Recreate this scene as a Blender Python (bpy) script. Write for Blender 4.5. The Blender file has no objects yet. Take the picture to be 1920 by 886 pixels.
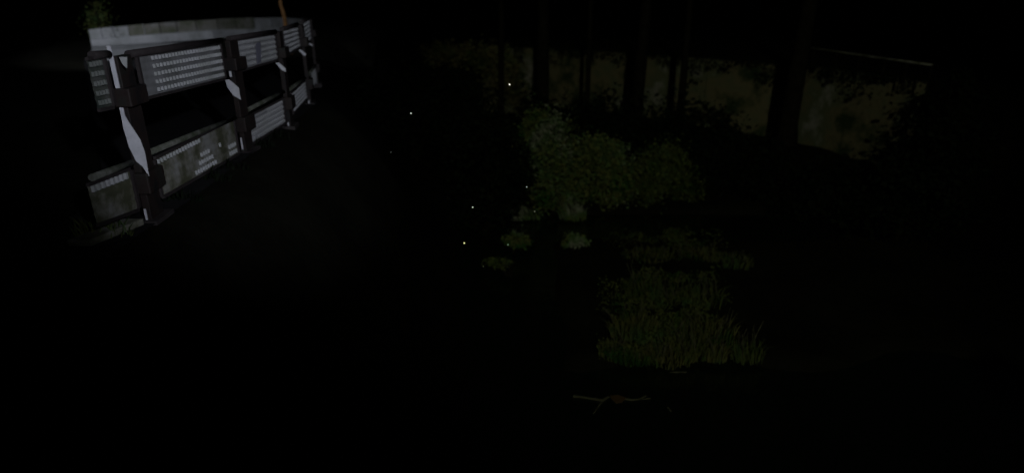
import bpy, bmesh, math, random
from mathutils import Vector, Matrix, noise
random.seed(11)
R = math.radians
scn = bpy.context.scene
col = scn.collection

# ------------------------------------------------------------ camera
F, HY, EYE = 1175.0, -10.0, 1.6           # focal length in photo pixels, horizon row, eye height above the road
PITCH = math.atan((443 - HY) / F)
cam = bpy.data.cameras.new('camera'); co = bpy.data.objects.new('camera', cam); col.objects.link(co)
co.location = (0, 0, EYE); co.rotation_euler = (math.pi/2 - PITCH, 0, 0)
cam.sensor_width = 36; cam.lens = 36 * F / 1920; cam.clip_end = 2000; cam.clip_start = 0.05
scn.camera = co
cam.dof.use_dof = True; cam.dof.focus_distance = 4.9; cam.dof.aperture_fstop = .7     # phone video focused on the near fence
scn.view_settings.view_transform = 'Standard'; scn.view_settings.look = 'None'
scn.view_settings.exposure = 0; scn.view_settings.gamma = 1

# ------------------------------------------------------------ night sky
w = bpy.data.worlds.new('World'); scn.world = w; w.use_nodes = True
nt = w.node_tree; bg = nt.nodes['Background']
sky = nt.nodes.new('ShaderNodeTexSky'); sky.sky_type = 'NISHITA'; sky.sun_disc = False
sky.sun_elevation = R(12); sky.sun_rotation = R(200)
nt.links.new(sky.outputs[0], bg.inputs[0]); bg.inputs[1].default_value = 0.00035
moon = bpy.data.lights.new('moonlight', 'SUN'); moon.energy = 0.002; moon.angle = R(0.5); moon.color = (0.8, 0.88, 1)
mo = bpy.data.objects.new('moonlight', moon); col.objects.link(mo)
mo.rotation_euler = (R(78), 0, R(20))

# ------------------------------------------------------------ projection maths: a photo pixel to a point of the place
cp, sp = math.cos(PITCH), math.sin(PITCH)
def ray(px, py):
    a, b = px - 960, 443 - py
    return Vector((a, F*cp + b*sp, b*cp - F*sp))
def on_z(px, py, z=0.0):
    r = ray(px, py); k = (z - EYE) / r.z
    return Vector((r.x*k, r.y*k, z))
def at_y(px, py, Y):
    r = ray(px, py); k = Y / r.y
    return Vector((r.x*k, Y, EYE + r.z*k))
def on_plane(px, py, A, B):                # vertical plane through A, B (xy)
    r = ray(px, py); d = Vector((B.x-A.x, B.y-A.y, 0)); n = Vector((d.y, -d.x, 0))
    k = n.dot(Vector((A.x, A.y, 0))) / n.dot(r)
    return Vector((r.x*k, r.y*k, EYE + r.z*k))

# ------------------------------------------------------------ mesh helpers
class MB:
    def __init__(s): s.v = []; s.f = []
    def face(s, pts):
        i = len(s.v); s.v += [tuple(p) for p in pts]; s.f.append(tuple(range(i, i+len(pts))))
    def prism(s, poly, off):               # poly: list of 3D points, extruded by the vector off
        i = len(s.v); n = len(poly)
        s.v += [tuple(p) for p in poly] + [tuple(Vector(p)+off) for p in poly]
        s.f.append(tuple(range(i+n-1, i-1, -1))); s.f.append(tuple(range(i+n, i+2*n)))
        for k in range(n):
            a, b = i+k, i+(k+1) % n
            s.f.append((a, b, b+n, a+n))
    def box(s, o, ax, ay, az):             # corner o and three edge vectors
        s.prism([o, o+ax, o+ax+ay, o+ay], az)
    def tube(s, pts, rads, n=8):
        i0 = len(s.v)
        for k, p in enumerate(pts):
            a = pts[max(k-1, 0)]; b = pts[min(k+1, len(pts)-1)]
            d = (Vector(b)-Vector(a)).normalized()
            u = d.cross(Vector((0.3, 0.1, 1)) if abs(d.z) < .9 else Vector((1, 0, 0))).normalized(); v = d.cross(u)
            for j in range(n):
                t = 2*math.pi*j/n
                s.v.append(tuple(Vector(p) + (u*math.cos(t)+v*math.sin(t))*rads[k]))
        for k in range(len(pts)-1):
            for j in range(n):
                a = i0+k*n+j; b = i0+k*n+(j+1) % n
                s.f.append((a, b, b+n, a+n))
        s.f.append(tuple(i0+j for j in range(n-1, -1, -1)))
        s.f.append(tuple(i0+(len(pts)-1)*n+j for j in range(n)))
    def build(s, name, m, parent=None, smooth=False, bevel=0):
        me = bpy.data.meshes.new(name); me.from_pydata(s.v, [], s.f); me.materials.append(m); me.update()
        bm = bmesh.new(); bm.from_mesh(me)
        if len(s.f) < 20000: bmesh.ops.recalc_face_normals(bm, faces=bm.faces)
        bm.to_mesh(me); bm.free()
        if smooth: me.polygons.foreach_set('use_smooth', [len(q.vertices) == 4 for q in me.polygons])
        o = bpy.data.objects.new(name, me); col.objects.link(o)
        if parent: o.parent = parent
        if bevel:
            b = o.modifiers.new('bevel', 'BEVEL'); b.width = bevel; b.segments = 2; b.limit_method = 'ANGLE'
        return o
def tag(o, label=None, cat=None, group=None, kind=None):
    if label: o['label'] = label
    if cat: o['category'] = cat
    if group: o['group'] = group
    if kind: o['kind'] = kind
    return o
def empty(name, loc=(0, 0, 0)):
    o = bpy.data.objects.new(name, None); col.objects.link(o); o.location = loc; o.empty_display_size = .1
    bpy.context.view_layer.update()
    return o
def under(root, o):                        # parent while keeping the mesh where its coordinates say
    o.parent = root; o.matrix_parent_inverse = Matrix.Translation(root.location).inverted(); return o

# ------------------------------------------------------------ materials
def mat(name, cols, scale=4.0, rough=.7, metal=0, bump=.3, detail=6, bscale=None, spread=(.35, .65), spec=.3):
    m = bpy.data.materials.new(name); m.use_nodes = True; n = m.node_tree.nodes; l = m.node_tree.links
    p = n['Principled BSDF']; p.inputs['Roughness'].default_value = rough; p.inputs['Metallic'].default_value = metal
    p.inputs['Specular IOR Level'].default_value = spec
    tc = n.new('ShaderNodeTexCoord'); no = n.new('ShaderNodeTexNoise')
    no.inputs['Scale'].default_value = scale; no.inputs['Detail'].default_value = detail; no.inputs['Roughness'].default_value = .65
    l.new(tc.outputs['Object'], no.inputs['Vector'])
    cr = n.new('ShaderNodeValToRGB'); l.new(no.outputs['Fac'], cr.inputs[0])
    e = cr.color_ramp.elements
    k = len(cols)
    for i, c in enumerate(cols):
        pos = spread[0] + (spread[1]-spread[0])*i/max(k-1, 1)
        if i < 2: e[i].position = pos; e[i].color = (*c, 1)
        else: x = e.new(pos); x.color = (*c, 1)
    l.new(cr.outputs[0], p.inputs['Base Color'])
    if bump:
        n2 = n.new('ShaderNodeTexNoise'); n2.inputs['Scale'].default_value = bscale or scale*6; n2.inputs['Detail'].default_value = 5
        l.new(tc.outputs['Object'], n2.inputs['Vector'])
        b = n.new('ShaderNodeBump'); b.inputs['Strength'].default_value = bump; b.inputs['Distance'].default_value = .03
        l.new(n2.outputs['Fac'], b.inputs['Height']); l.new(b.outputs[0], p.inputs['Normal'])
    return m
def leafmat(name, cols, scale=1.5, trans=.25):
    m = mat(name, cols, scale=scale, rough=.75, bump=0, spec=.08, spread=(.38, .62))
    n = m.node_tree.nodes; l = m.node_tree.links; p = n['Principled BSDF']
    t = n.new('ShaderNodeBsdfTranslucent'); mx = n.new('ShaderNodeMixShader'); mx.inputs[0].default_value = trans
    src = p.inputs['Base Color'].links[0].from_socket
    l.new(src, t.inputs['Color']); l.new(p.outputs[0], mx.inputs[1]); l.new(t.outputs[0], mx.inputs[2])
    l.new(mx.outputs[0], n['Material Output'].inputs['Surface'])
    return m
def glow(name, c, s):
    m = bpy.data.materials.new(name); m.use_nodes = True
    p = m.node_tree.nodes['Principled BSDF']; p.inputs['Base Color'].default_value = (*c, 1)
    p.inputs['Emission Color'].default_value = (*c, 1); p.inputs['Emission Strength'].default_value = s
    return m
M = dict(
    soil=mat('dark wet soil', [(.0035, .0035, .002), (.008, .008, .005)], 1.2, .9, bump=.6, spec=.05),
    asphalt=mat('asphalt', [(.008, .008, .009), (.014, .014, .015)], 8, .9, bump=.4, bscale=120, spec=.1),
    concrete=mat('pale concrete', [(.24, .25, .24), (.36, .37, .38), (.45, .45, .47)], 1.6, .85, bump=.35, bscale=30),
    block=mat('mossy concrete block', [(.20, .21, .18), (.30, .31, .31), (.42, .42, .44)], .55, .85, bump=.35, bscale=30),
    blockmoss=mat('heavily stained concrete block', [(.10, .11, .07), (.18, .175, .15), (.26, .26, .26)], 1.1, .9, bump=.4, bscale=25, spread=(.4, .66)),
    post=mat('weathered brown steel post', [(.009, .0085, .009), (.018, .012, .011), (.015, .017, .015)], 6, .6, bump=.15, spec=.2),
    palelit=mat('pale lit steel and mortar', [(.42, .42, .45), (.52, .52, .56)], 14, .55, bump=.08, spec=.3),  # on the posts this paleness stands for lamp light
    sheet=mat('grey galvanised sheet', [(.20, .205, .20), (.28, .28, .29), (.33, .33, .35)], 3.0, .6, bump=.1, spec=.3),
    grimefin=mat('grimy slot edge', [(.10, .11, .10), (.16, .165, .16)], 4, .7, bump=0, spec=.1),
    farfin=mat('grey slot edge', [(.24, .25, .24), (.33, .33, .35)], 2.5, .6, bump=0, spec=.3),
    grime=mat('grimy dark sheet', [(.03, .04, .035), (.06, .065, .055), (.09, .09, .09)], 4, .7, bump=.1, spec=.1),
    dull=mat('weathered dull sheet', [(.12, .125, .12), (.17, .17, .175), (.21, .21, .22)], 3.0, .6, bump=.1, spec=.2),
    fin=mat('worn galvanised slot edge', [(.26, .27, .26), (.37, .37, .39)], 2.5, .6, bump=0, spec=.3),
    mossy=mat('mossy grey sheet', [(.07, .072, .045), (.15, .147, .12), (.22, .22, .21)], 3.2, .8, bump=.2, spec=.15, spread=(.42, .62)),
    rail=mat('dark steel rail', [(.022, .017, .018), (.035, .03, .03)], 5, .6, bump=.1, spec=.2),
    railgreen=mat('algae covered steel rail', [(.03, .038, .02), (.07, .075, .06), (.13, .13, .12)], 7, .75, bump=.15, spec=.2),
    orangewood=mat('orange lit brown wood', [(.10, .05, .02), (.16, .085, .03)], 9, .9, bump=.3, spec=.1),  # orange lamp light put into the brown wood colour
    retain=mat('mossy retaining wall concrete', [(.02, .035, .014), (.13, .11, .065), (.09, .10, .06), (.25, .23, .22)], .6, .9, bump=.6, bscale=9, spec=.1, spread=(.36, .66)),
    bark=mat('dark bark', [(.006, .005, .004), (.014, .012, .009)], 6, .95, bump=.8, spec=.02),  # near black: shade on the unlit trunks put into the bark colour
    shadeleaf=leafmat('near black shaded leaf', [(.002, .005, .0015), (.005, .008, .003)], 1.5, .1),  # near black: shade of unlit silhouettes put into the leaf colour
    dry=leafmat('dry olive brown leaf', [(.03, .10, .022), (.15, .145, .05), (.08, .15, .05), (.26, .27, .21)], 1.3),
    green=leafmat('mid green leaf', [(.03, .07, .015), (.10, .11, .03), (.08, .12, .05)], 2.2),
    herb=leafmat('low herb leaf', [(.018, .06, .012), (.08, .085, .025), (.05, .09, .03)], 1.8),
    herbdry=leafmat('fading grass blade', [(.03, .07, .015), (.11, .10, .035), (.06, .09, .035)], 1.8),
    dim=leafmat('dull brown green leaf', [(.05, .09, .025), (.20, .16, .075), (.14, .17, .07)], .9),
    twig=mat('dry reed stem', [(.025, .025, .012), (.09, .085, .06)], 6, .9, bump=0, spec=.05),
    leaf=mat('fallen orange leaf', [(.045, .026, .009), (.07, .04, .015)], 9, .8, bump=.1, spec=.1),
    lampmetal=mat('grey lamp metal', [(.2, .2, .21), (.3, .3, .31)], 4, .5, bump=.05),
    beetle=mat('black beetle shell', [(.01, .008, .006), (.02, .015, .01)], 200, .4, bump=0),
    wing=mat('brown beetle wing', [(.03, .022, .015), (.05, .035, .02)], 200, .5, bump=0),
)
wm = bpy.data.materials.new('dark stream water'); wm.use_nodes = True
p = wm.node_tree.nodes['Principled BSDF']; p.inputs['Base Color'].default_value = (.004, .006, .004, 1); p.inputs['Roughness'].default_value = .12
nn = wm.node_tree.nodes.new('ShaderNodeTexNoise'); nn.inputs['Scale'].default_value = 3.5; nn.inputs['Detail'].default_value = 3
bb = wm.node_tree.nodes.new('ShaderNodeBump'); bb.inputs['Strength'].default_value = .25; bb.inputs['Distance'].default_value = .05
tcn = wm.node_tree.nodes.new('ShaderNodeTexCoord')
wm.node_tree.links.new(tcn.outputs['Object'], nn.inputs[0]); wm.node_tree.links.new(nn.outputs[0], bb.inputs['Height']); wm.node_tree.links.new(bb.outputs[0], p.inputs['Normal'])
M['water'] = wm

# ------------------------------------------------------------ lamps: real street lamps, all above the upper edge of the frame
def street_lamp(base, head, aim, power, colour, half, blend, label, soft=.12):
    base, head, aim = Vector(base), Vector(head), Vector(aim)
    root = empty('street_lamp', base)
    m = MB(); top = Vector((base.x, base.y, head.z-.1))
    m.tube([base, base+Vector((0, 0, .5)), top], [.1, .075, .05], 12); under(root, m.build('pole', M['lampmetal'], smooth=True))
    h = Vector((head.x-base.x, head.y-base.y, 0)); m = MB()
    m.tube([top, top+h*.5+Vector((0, 0, .16)), head+Vector((0, 0, .16))], [.045, .04, .035], 8); under(root, m.build('arm', M['lampmetal'], smooth=True))
    d = (aim-head).normalized(); u = d.orthogonal().normalized(); v = d.cross(u)
    m = MB()                                # shade: an open cone behind and around the bulb
    rings = [(-.14, .04), (-.12, .14), (.0, .19)]
    for (a, ra), (b, rb) in zip(rings, rings[1:]):
        for k in range(16):
            t0, t1 = 2*math.pi*k/16, 2*math.pi*(k+1)/16
            q = lambda t, z, r: head + d*z + (u*math.cos(t)+v*math.sin(t))*r
            m.face([q(t0, a, ra), q(t1, a, ra), q(t1, b, rb), q(t0, b, rb)])
    under(root, m.build('lamp_shade', M['lampmetal']))
    m = MB(); m.tube([head-d*.12, head-d*.09, head-d*.05, head-d*.03], [.02, .05, .05, .01], 10)
    under(root, m.build('bulb', glow('lamp bulb', colour, 8), smooth=True))
    L = bpy.data.lights.new('lamp_light', 'SPOT'); L.energy = power; L.color = colour; L.spot_size = 2*R(half); L.spot_blend = blend; L.shadow_soft_size = soft
    lo = bpy.data.objects.new('lamp_light', L); col.objects.link(lo)
    lo.location = head + d*.02; lo.rotation_euler = (-d).to_track_quat('Z', 'Y').to_euler()
    under(root, lo)
    tag(root, label, 'street lamp', None)
street_lamp((3.6, -3.6, 0), (3.2, -3.2, 3.4), (-3.0, 7.4, .75), 1850, (.84, .89, 1), 12.8, .7, 'white street lamp behind the camera lighting the road fence')
street_lamp((-10.5, 6, 0), (-7.8, 6, 7), (-10.4, 21, .3), 4200, (.84, .89, 1), 16.5, .45, 'white street lamp standing on the road before the block wall')
street_lamp((.5, -12.5, 0), (.5, -12, 9), (3.5, 15.5, -1.95), 3100, (.93, 1, .72), 16.5, .7, 'warm shaded street lamp shining over the stream to the far bank')

# ------------------------------------------------------------ ground sheet
def sm(a, b, t):
    t = max(0, min(1, (t-a)/(b-a))); return t*t*(3-2*t)
def interp(pts, y):
    if y <= pts[0][0]: return pts[0][1]
    for (a, b), (c, d) in zip(pts, pts[1:]):
        if y <= c: return b + (d-b)*(y-a)/(c-a)
    return pts[-1][1]
ROADEDGE = [(0, -2.55), (4.4, -2.62), (10, -3.05), (12.5, -4.4), (17, -6.5), (24, -8.2), (60, -9)]
TOE = [(0, .3), (5, .2), (10, -.4), (16, -.8), (26, -2.5), (60, -2.5)]
WALL = [Vector((-1.2, 25.4, 0)), Vector((0, 25, 0)), Vector((4, 22, 0)), Vector((8, 18, 0)), Vector((9.7, 13.2, 0)), Vector((10.6, 8, 0)), Vector((11, 0, 0))]
def behind_wall(x, y):                     # signed distance, positive behind the retaining wall
    best = 1e9; sgn = -1
    for a, b in zip(WALL, WALL[1:]):
        d = b-a; p_ = Vector((x, y, 0)); t = max(0, min(1, (p_-a).dot(d)/d.dot(d))); q = a+d*t
        L = (p_-q).length
        if L < best:
            best = L; sgn = 1 if d.x*(p_-a).y-d.y*(p_-a).x > 0 else -1
    return best*sgn
def ground_z(x, y):
    nz = noise.noise(Vector((x*.8, y*.8, 0)))*.12
    stream = max(sm(11.6, 12.1, y)*(1-sm(13.0, 13.4, y)), 1-sm(6.9, 7.4, y + .25*math.sin(x*2)))
    stream = max(stream, 1-sm(.2, 1.0, x - (y-9)*.02), sm(3.2, 4.4, x)*(1-sm(11.6, 12.4, y))*.0)
    bed = -2.88 + nz*.6 - stream*.45
    bed += (.55 * sm(-4.5, -1.0, behind_wall(x, y))) if y > 12 else 0
    e, t = interp(ROADEDGE, y), interp(TOE, y)
    left = 1-sm(e, t, x)
    z = bed + (0-bed)*left
    if x < e: z = 0
    elif left > 0: z += nz*left*1.3*(1-left)*4*.5
    if y < 1.2: z = z + (0-z)*(1-sm(.4, 1.2, y))
    if behind_wall(x, y) > .44 and y > -5: z = -.22
    return z
def axis(lo, hi, a, b, step, far):
    xs = []; x = a
    while x < b: xs.append(x); x += step
    g = b; s = step
    while g < hi: xs.append(g); s *= far; g += s
    xs.append(hi); g = a; s = step
    while True:
        s *= far; g -= s
        if g < lo: break
        xs.insert(0, g)
    xs.insert(0, lo); return xs
xs = axis(-700, 700, -10, 12, .22, 1.35); ys = axis(-700, 900, -1, 29, .22, 1.35)
m = MB(); nx = len(xs)
for y in ys:
    for x in xs: m.v.append((x, y, ground_z(x, y) - .012))
for j in range(len(ys)-1):
    for i in range(nx-1):
        a = j*nx+i; m.f.append((a, a+1, a+1+nx, a+nx))
g = m.build('ground', M['soil'], smooth=True); tag(g, kind='structure')
m = MB(); m.face([(-2.5, 1, -3), (10.4, 1, -3), (10.2, 14.5, -3), (-2.5, 14.5, -3)])
tag(m.build('water', M['water']), kind='structure')

# road beyond the fence: asphalt sheet between the fence curve and the kerb
def strip(name, left, right, z, m_):
    m = MB()
    for a, b, c, d in zip(left, left[1:], right[1:], right): m.face([(*a[:2], z), (*b[:2], z), (*c[:2], z), (*d[:2], z)])
    return m.build(name, m_)
kerb_px = [(172, 86.5), (235, 83.5), (300, 80), (350, 76.5), (400, 73), (440, 68.5), (480, 64.5), (520, 60.5), (560, 56), (577, 54)]
KB = [on_z(*q) for q in kerb_px]
road_edge = [Vector((interp(ROADEDGE, y)-.02, y, 0)) for y in (-2, 2, 5, 8, 10, 11.5, 12.5, 15, 17)]
tag(strip('road', [Vector((min(-.655*y-.1, -3.4), y, 0)) for y in (-2, 2, 5, 8, 10, 11.5, 12.5, 15, 17)], road_edge, .003, M['asphalt']), kind='structure')
pv = [on_z(*q) for q in [(172, 88.3), (240, 85.2), (300, 82.5), (345, 82), (318, 88), (280, 96), (240, 107), (172, 120)]]
m = MB(); m.prism([(q.x, q.y, .006) for q in pv], Vector((0, 0, .02))); tag(m.build('pavement', M['concrete']), kind='structure')

# ------------------------------------------------------------ kerb and concrete block wall round the outside of the bend
def zat(px, py, P):                        # height of the vertical line over P that shows at row py
    r = ray(px, py); return EYE + r.z * P.y / r.y
def kerb_top(px): return interp([(172, 75.5), (235, 69.5), (300, 64.5), (400, 57.5), (440, 56), (480, 55.5), (577, 50)], px)
def wall_top(px): return interp([(172, 56), (218, 51), (275, 46), (336, 41), (400, 37), (450, 34.5), (520, 33), (577, 36)], px)
m = MB(); out = []
for q, P in zip(kerb_px, KB):
    back = Vector((P.x, P.y, 0)).normalized()*.32
    zt = zat(q[0], kerb_top(q[0]), P)
    out.append((P, P+Vector((0, 0, max(zt, .05))), P+back*1+Vector((0, 0, max(zt, .05)+.012)), P+back))
for a, b in zip(out, out[1:]):
    for k in range(3): m.face([a[k], b[k], b[k+1], a[k+1]])
m.face(out[0]); m.face(out[-1])
m.f = m.f; kerb = m.build('kerb', M['concrete']); tag(kerb, kind='structure')
bw = empty('block_wall', KB[0]); tag(bw, 'long low wall of pale concrete blocks curving beyond the road, behind the fence', 'wall')
joints = [172, 195, 218, 245.5, 275, 305, 336, 372, 411, 446, 480, 512, 543, 577]
rb = random.Random(3)
def kerb_point(px):
    for (a, A), (b, B) in zip(zip([k[0] for k in kerb_px], KB), zip([k[0] for k in kerb_px][1:], KB[1:])):
        if px <= b+.01: return A.lerp(B, (px-a)/(b-a))
    return KB[-1]
for j0, j1 in zip(joints, joints[1:]):
    A, B = kerb_point(j0), kerb_point(j1); ba = Vector((A.x, A.y, 0)).normalized(); off = ba*(.20+rb.uniform(0, .03))
    A2, B2 = A+off, B+off; t = (B2-A2).normalized()*.012; A2 += t; B2 -= t
    zb = max(zat(j0, kerb_top(j0), A), .05)-.03, max(zat(j1, kerb_top(j1), B), .05)-.03
    dz = rb.uniform(-.01, .01)
    za, zc = zat(j0+1, wall_top(j0), A2)+dz, zat(j1-1, wall_top(j1), B2)+dz
    m = MB(); m.prism([(A2.x, A2.y, zb[0]), (B2.x, B2.y, zb[1]), (B2.x, B2.y, zc), (A2.x, A2.y, za)], ba*.15)
    o = under(bw, m.build('block', M['block'] if j0 < 240 or j0 > 470 else M['blockmoss'], bevel=.012))
    if j0 in (172, 195, 218, 245.5):       # pale mortar rib on the joint
        m = MB(); m.prism([(B2.x, B2.y, zb[1]), (B2.x+.03, B2.y-.02, zb[1]), (B2.x+.03, B2.y-.02, zc+.02), (B2.x, B2.y, zc+.02)], ba*.1)
        under(bw, m.build('joint_rib', M['palelit']))

# ------------------------------------------------------------ road fence
corner_px = [((205, 103), (272, 415)), ((416, 74), (453, 285)), ((518, 58), (538, 238)), ((558, 45), (577, 195)), ((578, 35), (592, 158))]
PB = [on_z(*b) for t, b in corner_px]
RF = empty('road_fence', (PB[0].x, PB[0].y, 0))
tag(RF, 'two tier steel road fence with grey slotted panels and dark posts on the left', 'fence')
TOPZ = .75*EYE
Zup = Vector((0, 0, 1))
PB.insert(0, PB[0] + (PB[0]-PB[1]))        # the run goes on toward the camera, cut where it leaves view
def part(name, mb, m_, parent=None, label=None, **k):
    o = mb.build(name, m_, **k)
    if parent is None: under(RF, o)
    else:
        o.parent = parent; o.matrix_parent_inverse = parent.matrix_parent_inverse if False else Matrix.Identity(4)
    if label: o['label'] = label
    return o
def ztop(i): return max(.9, min(1.3, zat(corner_px[i][0][0], corner_px[i][0][1], PB[i+1])))
for i in range(5):
    C_ = PB[i+1]; nxt = PB[min(i+2, 5)] if i < 4 else PB[5]+(PB[5]-PB[4])
    d = (nxt-C_).normalized(); n = Vector((d.y, -d.x, 0))   # along, toward the camera side
    zt = ztop(i)
    m = MB()                               # H section: near and far flanges with a web
    m.box(C_, n*.055, d*.2, Zup*(zt-.012))
    po = part('post', m, M['post'], bevel=.006)
    for w0, w1, z0, z1 in ([(.006, .034, .99, zt+.06), (.004, .026, .80, .87), (.012, .026, .0, .10)] if i == 0 else [(.004, .026, .80, .90), (.012, .026, .03, .16)] if i == 1 else [(.012, .03, .0, .06)]):
        m = MB(); m.box(C_-d*.008+n*w0+Zup*z0, n*(w1-w0), d*.008, Zup*(z1-z0)); part('lit_strip', m, M['palelit'], po)  # pale strips stand for lamp light on the post's near face
    for za, zb_ in ((.86, .99), (.22, .38)):
        m = MB(); m.box(C_-n*.02-d*.035+Zup*za, n*.125, d*.27, Zup*(zb_-za)); part('clamp', m, M['post'], po, bevel=.01)
    m = MB(); m.box(C_-n*.05-d*.05-Zup*.06, n*.16, d*.3, Zup*.075); part('base_plate', m, M['rail'], po)
    # lamp light on each post between the panel tiers, shaped as a pale plate
    lit_px = [[(217, 171), (222.5, 171), (229, 206), (240, 226), (263, 261), (272, 285), (280, 330), (268, 312), (256, 302), (243, 276), (232, 240), (226, 208)],
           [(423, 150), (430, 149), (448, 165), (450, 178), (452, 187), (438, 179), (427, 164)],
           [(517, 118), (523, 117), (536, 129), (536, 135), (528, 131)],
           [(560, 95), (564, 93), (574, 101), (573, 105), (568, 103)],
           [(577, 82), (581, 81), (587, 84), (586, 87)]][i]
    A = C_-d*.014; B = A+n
    poly = [on_plane(x, y, A, B) for x, y in lit_px]
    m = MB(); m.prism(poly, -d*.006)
    part('lit_patch', m, M['palelit'], po)
    if i == 0:
        A2 = C_-d*.02; m = MB(); m.prism([on_plane(x, y, A2, A2+n) for x, y in [(223, 107), (238, 107), (238, 128), (230, 121)]], d*.006); part('grey_plate', m, M['fin'], po)  # small grey plate near the top of the first post

def fence_frame(i):
    A = PB[i]; B = PB[i+1]
    d = (B-A); L = d.length; d = d/L; n = Vector((d.y, -d.x, 0)); return A, B, d, n, L
def panel(i, px, lower, mt, rows=5, step=.054, keep=None, wave=1.0, fin=(.32, .80, .013)):
    """px: tl, bl, br, tr pixel corners in the fence plane of bay i"""
    A, B, d, n, L = fence_frame(i)
    A = A+n*.02; B = B+n*.02
    c = [on_plane(x, y, A, B) for x, y in px]
    s = [(q-A).dot(d) for q in c]
    s0, s1 = (s[0]+s[1])/2, (s[2]+s[3])/2
    zT0, zB0, zB1, zT1 = c[0].z, c[1].z, c[2].z, c[3].z
    P = lambda s_, f, o=0: A + d*s_ + n*o + Zup*((zB0*(1-(s_-s0)/(s1-s0))+zB1*(s_-s0)/(s1-s0))*(1-f) + (zT0*(1-(s_-s0)/(s1-s0))+zT1*(s_-s0)/(s1-s0))*f)
    A = Vector((A.x, A.y, 0))
    m = MB(); K = max(2, int((s1-s0)/.25))
    prof = []                              # pressed sheet: a rounded ridge for every row of slots
    for r in range(rows):
        prof += [((r+.06)/rows, .0), ((r+.30)/rows, .012*wave), ((r+.55)/rows, .018*wave), ((r+.82)/rows, .002)]
    prof.append((1, 0))
    prof.insert(0, (0, 0))
    for k in range(K):
        a, b = s0+(s1-s0)*k/K, s0+(s1-s0)*(k+1)/K
        for (f0, o0), (f1, o1) in zip(prof, prof[1:]):
            m.face([P(a, f0, o0), P(b, f0, o0), P(b, f1, o1), P(a, f1, o1)])
    sh = part('panel', m, mt); finm = M['fin'] if i == 1 or (i == 0 and lower) else M['grimefin'] if i == 0 else M['farfin']
    m = MB(); cnt = int((s1-s0)/step); hh = 1.0/rows
    for r in range(rows):
        for k in range(cnt):
            q = s0 + (k+.5)*step
            if keep and not keep(r, (k+.5)/cnt): continue
            a = P(q, (r+fin[0])*hh, .004)
            m.box(a, d*fin[2], n*.018, P(q, (r+fin[1])*hh, .004)-a)
    f = part('slot_fins', m, finm, sh); f['kind'] = 'stuff'
    m = MB()
    for (a, fa, b, fb) in ((s0, 0, s1, 0), (s0, 1, s1, 1)):
        o0, o1 = P(a, fa, -.004), P(b, fb, -.004); sgn = Zup*(.022 if fa else -.022)
        m.prism([o0, o1, o1+sgn, o0+sgn], n*.022)
    for a, w_ in ((s0, -.03), (s1, .03))[1 if i == 0 else 0:]:
        o0, o1 = P(a, 0, -.004), P(a, 1, -.004)
        m.prism([o0, o0+d*w_, o1+d*w_, o1], n*.024)
    part('panel_frame', m, M['rail'], sh)
    return sh
up = [[(172, 112), (172, 207), (207, 199), (192, 108)],
      [(257, 106), (270, 182), (420, 146), (411, 83)],
      [(436, 77.5), (444, 133), (518, 111), (514, 65)],
      [(529, 57), (533, 104), (561, 88), (557, 51)],
      [(567, 45), (572, 82), (582, 74), (577, 38)]]
lo = [[(172, 345), (172, 425), (255, 392), (243, 318)],
      [(290, 298), (302, 368), (444, 288), (438, 224)],
      [(462, 221), (471, 268), (533, 230), (528, 187)],
      [(544, 177), (549, 211), (574, 184), (570, 153)],
      [(581, 138), (585, 164), (592, 152), (590, 128)]]
for i in range(5):
    if i == 4: continue
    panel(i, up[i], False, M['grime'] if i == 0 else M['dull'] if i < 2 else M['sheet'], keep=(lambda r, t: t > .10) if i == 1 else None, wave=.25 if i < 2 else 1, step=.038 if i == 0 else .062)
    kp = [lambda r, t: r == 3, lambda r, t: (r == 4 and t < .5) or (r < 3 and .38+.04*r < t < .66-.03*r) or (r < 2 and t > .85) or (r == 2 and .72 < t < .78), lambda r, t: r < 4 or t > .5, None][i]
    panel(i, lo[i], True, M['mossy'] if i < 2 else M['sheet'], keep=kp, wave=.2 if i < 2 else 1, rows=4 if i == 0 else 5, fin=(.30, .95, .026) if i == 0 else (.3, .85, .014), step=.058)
panel(4, up[4], False, M['sheet']); panel(4, lo[4], True, M['sheet'])
# slate grey patch set on the third bay's upper panel
A, B, d, n, L = fence_frame(2); A = A+n*.045; B = B+n*.045
m = MB(); m.prism([on_plane(x, y, A, B) for x, y in [(479, 84), (481, 81), (486, 79), (488, 81), (489, 116), (482, 121)]], n*.006)
part('slate_patch', m, mat('slate blue patch', [(.12, .12, .15), (.15, .15, .19)], 5, .6), label='slate grey patch with a rounded top')
# rails: dark top rail and algae grey lower rail in every bay
toprail = [(172, 104, 203, 102), (240, 102, 414, 76), (428, 73, 516, 59.5), (528, 55, 557, 45.5), (565, 42, 578, 35)]
lowrail = [(172, 333, 246, 305), (284, 284, 440, 221), (458, 209, 531, 172), (541, 169, 572, 146), (578, 141, 592, 121)]
for i in range(5):
    A, B, d, n, L = fence_frame(i)
    A = A+n*.03; B = B+n*.03
    for (x0, y0, x1, y1), r_, m_ in ((toprail[i], .028, M['rail']), (lowrail[i], .024, M['railgreen'])):
        a, b = on_plane(x0, y0, A, B), on_plane(x1, y1, A, B)
        m = MB(); m.tube([a, a.lerp(b, .5), b], [r_]*3, 10)
        part('rail', m, m_, smooth=True)
# mossy footing under the fence
m = MB()
a = on_z(172, 462); b = on_z(272, 421); n_ = Vector((1, 0, 0))*.16
m.prism([a, b, b-n_, a-n_], Zup*.05)
part('footing', m, M['mossy'], bevel=.01)

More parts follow.
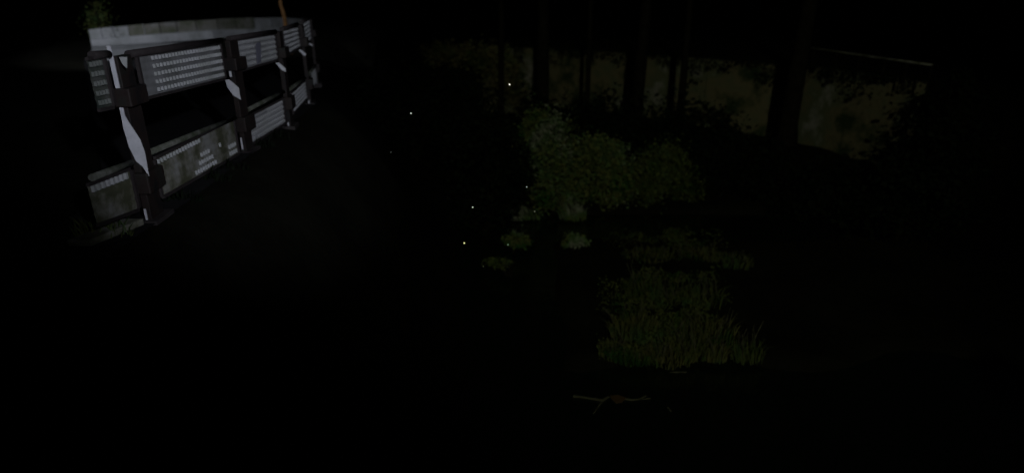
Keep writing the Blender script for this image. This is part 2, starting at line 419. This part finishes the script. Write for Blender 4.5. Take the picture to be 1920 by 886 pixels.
# leaning timber pole beyond the fence
pl = empty('timber_pole', on_z(541, 90)); Y = pl.location.y*.9
pts = [at_y(544, 95, Y), at_y(536, 48, Y), at_y(531, 22, Y), at_y(526, 8, Y), at_y(525, -30, Y), at_y(527, -110, Y)]
m = MB(); m.tube([Vector((pts[0].x, Y, -.02))]+pts, [.075, .065, .06, .055, .045, .045, .035], 10)
under(pl, m.build('stem', M['orangewood'], smooth=True)); m = MB()
for k, (dx, dz) in enumerate(((.5, .5), (-.4, .6), (.3, .8))):
    q = pts[-1]; m.tube([q-Zup*.3*k, q+Vector((dx*.5, .1*k, dz*.4)), q+Vector((dx, .2*k, dz))], [.03, .02, .008], 6)
under(pl, m.build('limb', M['orangewood'], smooth=True))
tag(pl, 'thin crooked brown trunk coloured as if lit orange, rising behind the far end of the road fence', 'tree')

# ------------------------------------------------------------ far retaining wall
RW = empty('retaining_wall', (4, 22, -3)); tag(RW, 'long mossy concrete retaining wall along the far bank, behind the tree trunks', 'wall')
pts = WALL
for a, b in zip(pts[:4], pts[1:4]+[Vector((9.2, 14.6, 0))]):
    d = (b-a); L = d.length; d /= L; n = Vector((-d.y, d.x, 0)); k = max(1, round(L/2.4))
    for j in range(k):
        s0, s1 = L*j/k+.012, L*(j+1)/k-.012
        off = rb.uniform(0, .03)
        m = MB(); o = a+d*s0+n*off+Vector((0, 0, -3.3))
        m.prism([o, o+d*(s1-s0), o+d*(s1-s0)-n*-.12+Zup*3.02, o-n*-.12+Zup*3.02], n*.3)
        under(RW, m.build('wall_panel', M['retain'], bevel=.02))
GR = empty('guard_rail', (8, 18, -.25)); tag(GR, 'thin pale guard rail on the road above the retaining wall at upper right', 'railing')
ga = [at_y(1488, 86, 18.4), at_y(1570, 97, 16.9), at_y(1660, 110, 15.3), at_y(1748, 122, 13.8)]
m = MB(); m.tube(ga, [.022]*4, 8); under(GR, m.build('rail', M['mossy'], smooth=True))
for q in [ga[0].lerp(ga[1], t) for t in (0, .5)]+[ga[1].lerp(ga[2], t) for t in (0, .5)]+[ga[2].lerp(ga[3], t) for t in (0, .5, 1)]:
    m = MB(); m.tube([Vector((q.x, q.y, -.3)), q], [.02, .02], 6); under(GR, m.build('rail_post', M['bark']))

# ------------------------------------------------------------ plants
def leaf(m, p_, size, rnd, droop=0):
    d = Vector((rnd.gauss(0, 1), rnd.gauss(0, 1), rnd.gauss(0, .6)-droop)).normalized()
    s = d.cross(Vector((rnd.gauss(0, 1), rnd.gauss(0, 1), rnd.gauss(0, 1)))).normalized()*size*.3
    i = len(m.v); m.v += [tuple(p_), tuple(p_+d*size*.5+s), tuple(p_+d*size), tuple(p_+d*size*.5-s)]
    m.f.append((i, i+1, i+2, i+3))
def blade(m, p_, h, lean, w_, rnd):
    a = rnd.uniform(0, 6.28); s = Vector((math.cos(a), math.sin(a), 0))*w_
    q = p_+Vector((lean.x*.35, lean.y*.35, h*.6)); t = p_+Vector((lean.x, lean.y, h*rnd.uniform(.8, 1)))
    i = len(m.v); m.v += [tuple(p_-s), tuple(p_+s), tuple(q+s*.8), tuple(q-s*.8), tuple(t)]
    m.f += [(i, i+1, i+2, i+3), (i+3, i+2, i+4)]
def shrub(name, base, lobes, n, size, mt, label, cat, seed, group=None, stems=7, part_name='foliage'):
    rnd = random.Random(seed); base = Vector(base); root = empty(name, base)
    m = MB()
    tot = sum(l[3]*l[4]*l[5] for l in lobes)
    for (cx, cy, cz, rx, ry, rz) in lobes:
        c = base+Vector((cx, cy, cz))
        clumps = []
        for _ in range(38):
            v = Vector((rnd.gauss(0, 1), rnd.gauss(0, 1), rnd.gauss(0, 1))).normalized()*rnd.uniform(.35, 1.02)
            clumps.append((c+Vector((v.x*rx, v.y*ry, v.z*rz)), rnd.uniform(.12, .36)))
        for _ in range(int(n*rx*ry*rz/tot)):
            q, r_ = rnd.choice(clumps); r_ *= min(rx, ry, rz)
            v = Vector((rnd.gauss(0, r_), rnd.gauss(0, r_), rnd.gauss(0, r_)))
            leaf(m, q+v, size*rnd.choice((.45, .6, .8, 1, 1.5)), rnd)
    under(root, m.build(part_name, mt))
    m = MB()
    for k in range(stems):
        l = rnd.choice(lobes); t = base+Vector((l[0]+rnd.uniform(-.5, .5)*l[3], l[1]+rnd.uniform(-.5, .5)*l[4], l[2]+rnd.uniform(-.2, .5)*l[5]))
        b0 = base+Vector((rnd.uniform(-.2, .2), rnd.uniform(-.2, .2), -.1))
        m.tube([b0, b0.lerp(t, .5)+Vector((rnd.uniform(-.1, .1), 0, .1)), t], [.035, .022, .008], 5)
    under(root, tag(m.build('stems', M['bark']), kind='stuff'))
    return tag(root, label, cat, group)
def reeds(name, base, rx, ry, h, n, mt, label, cat, seed, width=.012, leanx=0, group=None, wisps=True):
    rnd = random.Random(seed); base = Vector(base); root = empty(name, base); m = MB()
    for _ in range(n):
        a = rnd.uniform(0, 6.28); r_ = math.sqrt(rnd.random())
        q = base+Vector((math.cos(a)*r_*rx, math.sin(a)*r_*ry, -.03))
        hh = h*(1-.45*r_*r_)*rnd.uniform(.45, 1.05)
        blade(m, q, hh, Vector((math.cos(a)*r_*.35*hh+rnd.gauss(0, .22)*hh+leanx*hh, rnd.gauss(0, .2)*hh, 0)), width*rnd.uniform(.6, 1.4), rnd)
    under(root, tag(m.build('blades', mt), kind='stuff'))
    if wisps:
        m = MB()
        for _ in range(9):
            q = base+Vector((rnd.uniform(-.7, .7)*rx, rnd.uniform(-.7, .7)*ry, 0)); t = Vector((rnd.gauss(leanx, .3)*h, rnd.gauss(0, .15)*h, h*rnd.uniform(.7, 1.1)))
            m.tube([q, q+t*.5+Vector((0, 0, .06)), q+t], [.007, .006, .003], 4)
        under(root, tag(m.build('stalks', M['twig']), kind='stuff'))
    return tag(root, label, cat, group)
def gp(px, py, z=-2.88):
    q = on_z(px, py, z); return Vector((q.x, q.y, z))
# lit thicket on the far side of the stream: three plants that grow into each other
b = gp(1040, 408, -2.9)
shrub('bush', b+Vector((0, .9, 0)), [(-.05, .0, 1.0, .85, .7, .85), (-.35, .1, 1.6, .5, .5, .55), (.15, -.3, .35, .6, .4, .4)], 22000, .062, M['dry'],
      'tall olive brown bush with drooping fronds at the left end of the lit thicket', 'bush', 1)
b = gp(1145, 408, -2.9)
shrub('bush', b+Vector((0, 1.0, 0)), [(0, 0, .72, .75, .6, .62), (-.1, .1, 1.12, .5, .5, .38)], 16000, .062, M['dry'],
      'dense olive brown bush in the middle of the lit thicket', 'bush', 2)
b = gp(1245, 408, -2.9)
shrub('bush', b+Vector((0, 1.1, 0)), [(0, 0, .66, .66, .6, .58), (.2, .1, .95, .42, .5, .42), (.75, .1, .4, .4, .4, .4)], 14000, .06, M['green'],
      'rounded green bush at the right end of the lit thicket', 'bush', 3)
b = gp(1370, 410, -2.9)
shrub('bush', b+Vector((0, 1.4, 0)), [(0, 0, .6, .8, .6, .6), (.6, .1, .4, .6, .5, .4)], 6000, .08, M['shadeleaf'],
      'low dim bush right of the lit thicket', 'bush', 4)
# dark bushes in front of the wall
for k, (px, py, Y, rx, rz, lab) in enumerate([
        (1105, 235, 16.5, 1.05, .85, 'dark rounded bush below the gap between the two left trunks'),
        (1215, 250, 16.5, 1.0, .9, 'dark bush at the foot of the middle trunk'),
        (1310, 250, 16.0, 1.0, .85, 'dark bush right of the middle trunk'),
        (1405, 312, 15.0, .95, .75, 'dark bush left of the thick right trunk'),
        (1500, 365, 13.6, .95, .8, 'dark bush hiding the foot of the thick right trunk'),
        (1610, 362, 12.8, 1.1, .8, 'broad dark bush under the right part of the retaining wall'),
        (1710, 352, 11.6, .9, .8, 'dark bush farthest right on the far bank'),
        (1775, 230, 12.6, .55, 1.1, 'upright dark bush added to hide the right end of the retaining wall'),  # added to darken the wall's end, where its light fades out
        (1010, 215, 17.5, .6, .5, 'small dark bush under the leftmost trunk')]):
    c = at_y(px, py, Y); zb = ground_z(c.x, Y)
    hgt = c.z-zb
    shrub('bush', (c.x, Y, zb), [(0, 0, hgt, rx, .8, rz), (rx*.5, 0, hgt*.45, rx, .8, max(.4, hgt*.45)), (-rx*.5, 0, hgt*.5, rx*.9, .8, max(.4, hgt*.45))], 6500, .11, M['shadeleaf'], lab, 'bush', 20+k)
# left slope
c = at_y(865, 95, 24.5)
shrub('bush', (c.x, 24.5, -2.7), [(-.6, 0, 2.25, 1.0, .8, .42), (.6, 0, 2.1, .9, .8, .55), (1.5, .1, 1.7, .9, .8, .75), (2.2, 0, 1.0, .7, .7, .8)], 9000, .10, M['dim'], 'brown leafy undergrowth on the far slope at upper left of the wall', 'bush', 40)
for k, (px, py, Y, rx, rz, lab) in enumerate([(850, 210, 17, 1.3, 1.2, 'large black bush on the near side of the left slope'), (920, 290, 12.5, .75, 1.1, 'black bush at the toe of the left slope by the water'),
                                             (770, 190, 16, 1.5, .9, 'black bush higher up the left slope')]):
    c = at_y(px, py, Y); zb = ground_z(c.x, Y)
    shrub('bush', (c.x, Y, zb), [(0, 0, c.z-zb, rx, .9, rz), (0, 0, (c.z-zb)*.4, rx*.9, .8, max(.5, (c.z-zb)*.5))], 6500, .1, M['shadeleaf'], lab, 'bush', 50+k)
c = at_y(176, 40, 21.5)
shrub('bush', (c.x-.4, 22.5, 0), [(-.1, 0, .95, .4, .5, .4), (0, 0, .5, .5, .5, .5)], 1500, .07, M['herb'], 'dim green bush behind the left end of the block wall', 'bush', 60)
# reeds leaning over the water's edge
reeds('reed_clump', gp(985, 408, -2.9), .35, .2, .45, 130, M['dry'], 'thin dry reeds leaning left over the water beside the thicket', 'reeds', 61, .008, -.75)
reeds('reed_clump', gp(1075, 408, -2.9), .3, .2, .5, 150, M['dry'], 'pale drooping reeds at the foot of the thicket', 'reeds', 62, .01, -.4)
# vegetation on the near side of the dark water
shrub('bush', gp(967, 463), [(0, 0, .15, .20, .2, .15), (.16, 0, .10, .14, .15, .12), (-.15, .1, .08, .14, .15, .08)], 1300, .045, M['dry'], 'small round lit tuft left of its twin, just below the thicket', 'bush', 63, stems=2)
shrub('bush', gp(1077, 463), [(0, 0, .13, .15, .2, .13), (.16, .05, .10, .16, .15, .08), (-.14, 0, .07, .13, .15, .07)], 1100, .045, M['dry'], 'small round lit tuft below the left part of the thicket, standing alone', 'bush', 64, stems=2)
shrub('bush', gp(940, 502), [(0, 0, .10, .18, .2, .09), (-.2, .1, .06, .16, .2, .05)], 600, .04, M['green'], 'faint grey green tuft lowest left by the water', 'bush', 65, stems=2)
for k, (px, py, rx, h, n, mk, lab) in enumerate([
        (1205, 484, .30, .26, 500, 'dry', 'short olive grass tussock at the left end of the far row'),
        (1262, 486, .32, .22, 450, 'green', 'short dim tussock second from the left in the far row'),
        (1320, 484, .32, .27, 500, 'dry', 'short olive tussock third from the left in the far row'),
        (1372, 486, .28, .2, 380, 'green', 'short dim green tussock at the right end of the far row'),
        (1196, 552, .26, .40, 600, 'green', 'green grass tussock at the left of the second row'),
        (1258, 560, .30, .34, 420, 'green', 'dim grass tussock in the middle of the second row'),
        (1325, 566, .28, .34, 260, 'green', 'very faint grass tussock at the right of the second row'),
        (1196, 622, .30, .50, 1000, 'dry', 'upright brown grass tussock, brightest of the near grasses'),
        (1268, 628, .30, .36, 560, 'green', 'dim green tussock right of the bright upright one'),
        (1332, 634, .26, .40, 420, 'dry', 'thin brown arching tussock behind the right end of the near edge'),
        (1146, 664, .22, .30, 620, 'dry', 'low yellowish tussock at the left corner nearest the water'),
        (1196, 674, .24, .26, 560, 'green', 'small green tussock second from the left on the near edge'),
        (1246, 672, .24, .30, 620, 'dry', 'spiky brown tussock in the middle of the near edge'),
        (1296, 662, .20, .32, 420, 'green', 'arching green tussock right of the spiky brown one'),
        (1338, 664, .13, .30, 260, 'dry', 'brown tussock at the right end of the near edge'),
        (1405, 676, .14, .42, 200, 'green', 'narrow faint grass tuft standing apart at right')]):
    b = gp(px+rb.uniform(-8, 8), py+rb.uniform(-10, 6))
    reeds('grass_tussock', b, rx*rb.uniform(.9, 1.5), rx*rb.uniform(.7, 1.3), h*rb.uniform(.8, 1.3), int(n*.6), M['herb' if mk == 'green' else 'herbdry'], lab, 'grass', 80+k, .007, group='grass tussocks by the near water')
rg = random.Random(77); m = MB()          # herbs and leaves filling the bank between the tussocks
for _ in range(26000):
    py_ = rg.uniform(440, 676); w_ = (py_-440)/236
    px_ = rg.gauss(1258-26*w_, 50+8*w_)
    if abs(px_-1245) > 125: continue
    q = gp(px_, py_)
    v = noise.noise(Vector((q.x*1.7, q.y*1.7, 5)))+.5*noise.noise(Vector((q.x*5, q.y*5, 2)))
    if v < rg.gauss(.02, .08) or 468 < py_ < 518: continue
    leaf(m, q+Vector((0, 0, rg.uniform(0, .22)*(.4+v))), rg.uniform(.02, .06), rg, -.3)
tag(m.build('ground_cover', M['herb']), kind='stuff')
# floating branch and orange leaf on the water in front
br = empty('floating_branch', gp(1150, 748, -3.0))
P_ = [gp(x, y, -2.985) for x, y in [(1075, 742), (1100, 745), (1130, 750), (1142, 743), (1185, 749), (1220, 746)]]
m = MB(); m.tube(P_, [.018, .014, .02, .016, .013, .006], 7); under(br, m.build('stem', M['twig']))
for (x0, y0, x1, y1) in ((1128, 753, 1113, 774), (1196, 748, 1212, 741)):
    m = MB(); m.tube([gp(x0, y0, -2.985), gp(x1, y1, -2.985)], [.012, .008], 6); under(br, m.build('twig', M['twig']))
tag(br, 'pale thin branch lying on the dark water at bottom centre right', 'branch')
lf = [gp(x, y, -2.955) for x, y in [(1143, 742), (1160, 741), (1174, 746), (1166, 754), (1155, 756), (1147, 749)]]
m = MB(); m.prism(lf, Zup*.012)
tag(m.build('fallen_leaf', M['leaf']), 'orange brown fallen leaf caught on the floating branch', 'leaf')
for (x0, y0, x1, y1, lab) in ((1252, 763, 1258, 770, 'tiny pale stick on the dark water right of the branch'), (1256, 697, 1287, 697, 'thin pale stick on the water just below the near grasses')):
    m = MB(); m.tube([gp(x0, y0, -2.985), gp(x1, y1, -2.985)], [.009, .008], 6); tag(m.build('stick', M['twig']), lab, 'stick')

# ivy added so the lit top edge of the retaining wall fades out
iv = empty('ivy', (4, 22, -.2)); ri = random.Random(9); m = MB()  # added ivy, there only to fade the wall's lit top edge
for a_, b_ in zip(WALL[:4], WALL[1:4]+[Vector((9.2, 14.6, 0))]):
    d_ = (b_-a_).normalized(); nf = Vector((d_.y, -d_.x, 0)); L_ = (b_-a_).length; s_ = 0
    while s_ < L_:
        o_ = a_+d_*s_; dep = abs(ri.gauss(.12, .28))+.06; wd = ri.uniform(.12, .4)
        for _ in range(int(40+190*dep)):
            t_ = ri.random(); q = o_+d_*ri.gauss(0, wd*(1-.5*t_))+nf*ri.uniform(-.1, .14)+Vector((0, 0, -.2-dep*t_*1.2+ri.uniform(0, .12)))
            leaf(m, q, ri.uniform(.05, .11), ri, .5)
        s_ += ri.uniform(.2, .6)
under(iv, m.build('foliage', M['shadeleaf'])); tag(iv, 'dark ivy added in uneven tongues to fade out the top of the retaining wall', 'ivy')

# ------------------------------------------------------------ trees: dark trunks before the lit wall
def tree(px, Y, wpx, lab, seed, lean=0):
    rnd = random.Random(seed); c = at_y(px, 180, Y); zb = ground_z(c.x, Y)-.1
    root = empty('tree', (c.x, Y, zb)); r0 = wpx/F*Y/2
    m = MB(); n_ = 9; H = 7.5; pts = []; rr = []
    for k in range(n_+1):
        t = k/n_; pts.append(Vector((c.x+lean*(t*H-2.5)*.1+noise.noise(Vector((seed, t*3, 0)))*.12*t, Y+noise.noise(Vector((seed+9, t*3, 0)))*.15, zb+t*H)))
        rr.append(r0*(1.25 if k == 0 else 1.0-.55*t)*rnd.uniform(.93, 1.07))
    m.tube(pts, rr, 10); under(root, m.build('trunk', M['bark'], smooth=True))
    tips = []
    for k in range(6):
        p0 = pts[6+k % 3]; a = k*1.1+rnd.random(); L = rnd.uniform(1.2, 2.2)
        tip = p0+Vector((math.cos(a)*L, math.sin(a)*L*.8, rnd.uniform(.6, 1.6))); tips.append(tip)
        m = MB(); m.tube([p0, p0.lerp(tip, .5)+Zup*.2, tip], [r0*.4, r0*.25, r0*.08], 6); under(root, m.build('limb', M['bark'], smooth=True))
    m = MB(); tips.append(pts[-1])
    for _ in range(4200):
        t = rnd.choice(tips); leaf(m, t+Vector((rnd.gauss(0, .55), rnd.gauss(0, .5), rnd.gauss(0, .4))), rnd.uniform(.08, .2), rnd)
    under(root, m.build('crown', M['shadeleaf']))
    tag(root, lab, 'tree', 'tree trunks in front of the far wall')
tree(940, 20, 14, 'tree with a thin faint trunk, leftmost of the trunks', 104)
tree(1017, 19, 28, 'tree with a stout straight trunk, second from the left', 100)
tree(1101, 19.5, 10, 'thin tree between the stout left trunk and the middle one', 101)
tree(1197, 18.5, 27, 'tree with a stout trunk rising in the middle of the far wall', 102, .15)
tree(1278, 18, 15, 'slender tree just right of the middle trunk', 103)
tree(1488, 16.6, 36, 'tree with the thickest trunk, farthest right', 105)

# ------------------------------------------------------------ weeds along the foot of the fence
for k, (px, py, h) in enumerate(((330, 372, .2), (385, 335, .22), (425, 312, .18), (480, 272, .2), (510, 256, .22), (195, 440, .28))):
    b = on_z(px, py, 0)
    reeds('weed', b-Vector((0, 0, .02)), .22, .1, h, 90, M['green' if k == 5 else 'shadeleaf'], ['low dark weed at the fence foot, nearest right of the first post', 'dark weed at the fence foot midway along the first full bay', 'dark weed just before the second post',
          'dark weed under the third bay, left of its middle', 'dark weed under the third bay, right of its middle', 'dim green weed at lower left beside the nearest lower panel'][k], 'weed', 130+k, .008, wisps=False)

# ------------------------------------------------------------ fireflies in flight
def firefly(px, py, Y, r_, colour, strength, label, seed):
    rnd = random.Random(seed); Y *= 1.75; r_ *= 1.25; c = at_y(px, py, Y); root = empty('firefly', c); a = rnd.uniform(0, 6.28)
    d = Vector((math.cos(a)*.6, -.5, .45)).normalized(); s = d.cross(Zup).normalized(); u = s.cross(d)
    m = MB(); m.tube([c, c+d*.003, c+d*.008, c+d*.011], [r_*.5, .0019, .0019, .0012], 8); under(root, m.build('body', M['beetle'], smooth=True))
    m = MB(); m.tube([c-d*(r_*1.2), c-d*(r_*.8), c, c+d*.0005], [r_*.3, r_*.85, r_, r_*.5], 10); under(root, m.build('lantern', glow('firefly glow', colour, strength), smooth=True))
    for sg in (-1, 1):
        m = MB(); o = c+d*.008+u*.0015
        m.prism([o, o+s*sg*.004+u*.002, o+s*sg*.010+u*.004-d*.003, o+s*sg*.009+u*.003-d*.006, o+s*sg*.003-d*.004], u*.0002); under(root, m.build('wing', M['wing']))
    tag(root, label, 'firefly', 'fireflies glowing over the stream')
FF = [(956, 158, 2.6, .0048, (1, .97, .75), 1.5, 'brightest white firefly, highest one, in front of the left end of the far wall'),
      (771, 212, 2.8, .0042, (.95, 1, .9), .9, 'lone white firefly over the black left slope'),
      (733, 285, 3.0, .0022, (.8, .9, .8), .10, 'very faint firefly farthest left, below the lone white one'),
      (988, 350, 2.9, .0036, (.9, 1, .85), .8, 'small white firefly in front of the left edge of the lit thicket'),
      (886, 388, 2.7, .0044, (1, 1, .85), 1.0, 'white firefly in the black area above the yellow one'),
      (870, 455, 2.5, .0052, (1, .95, .40), 1.1, 'yellow firefly, lowest of the bright ones'),
      (1003, 396, 3.0, .0032, (1, 1, .8), .35, 'small dim firefly beside the leaning reeds'),
      (952, 458, 2.9, .0036, (.6, 1, .65), .8, 'greenish firefly at the left edge of the small round tuft'),
      (906, 499, 3.0, .0026, (.8, .85, .6), .12, 'very faint firefly, lowest of all')]
for k, f_ in enumerate(FF): firefly(*f_, 200+k)
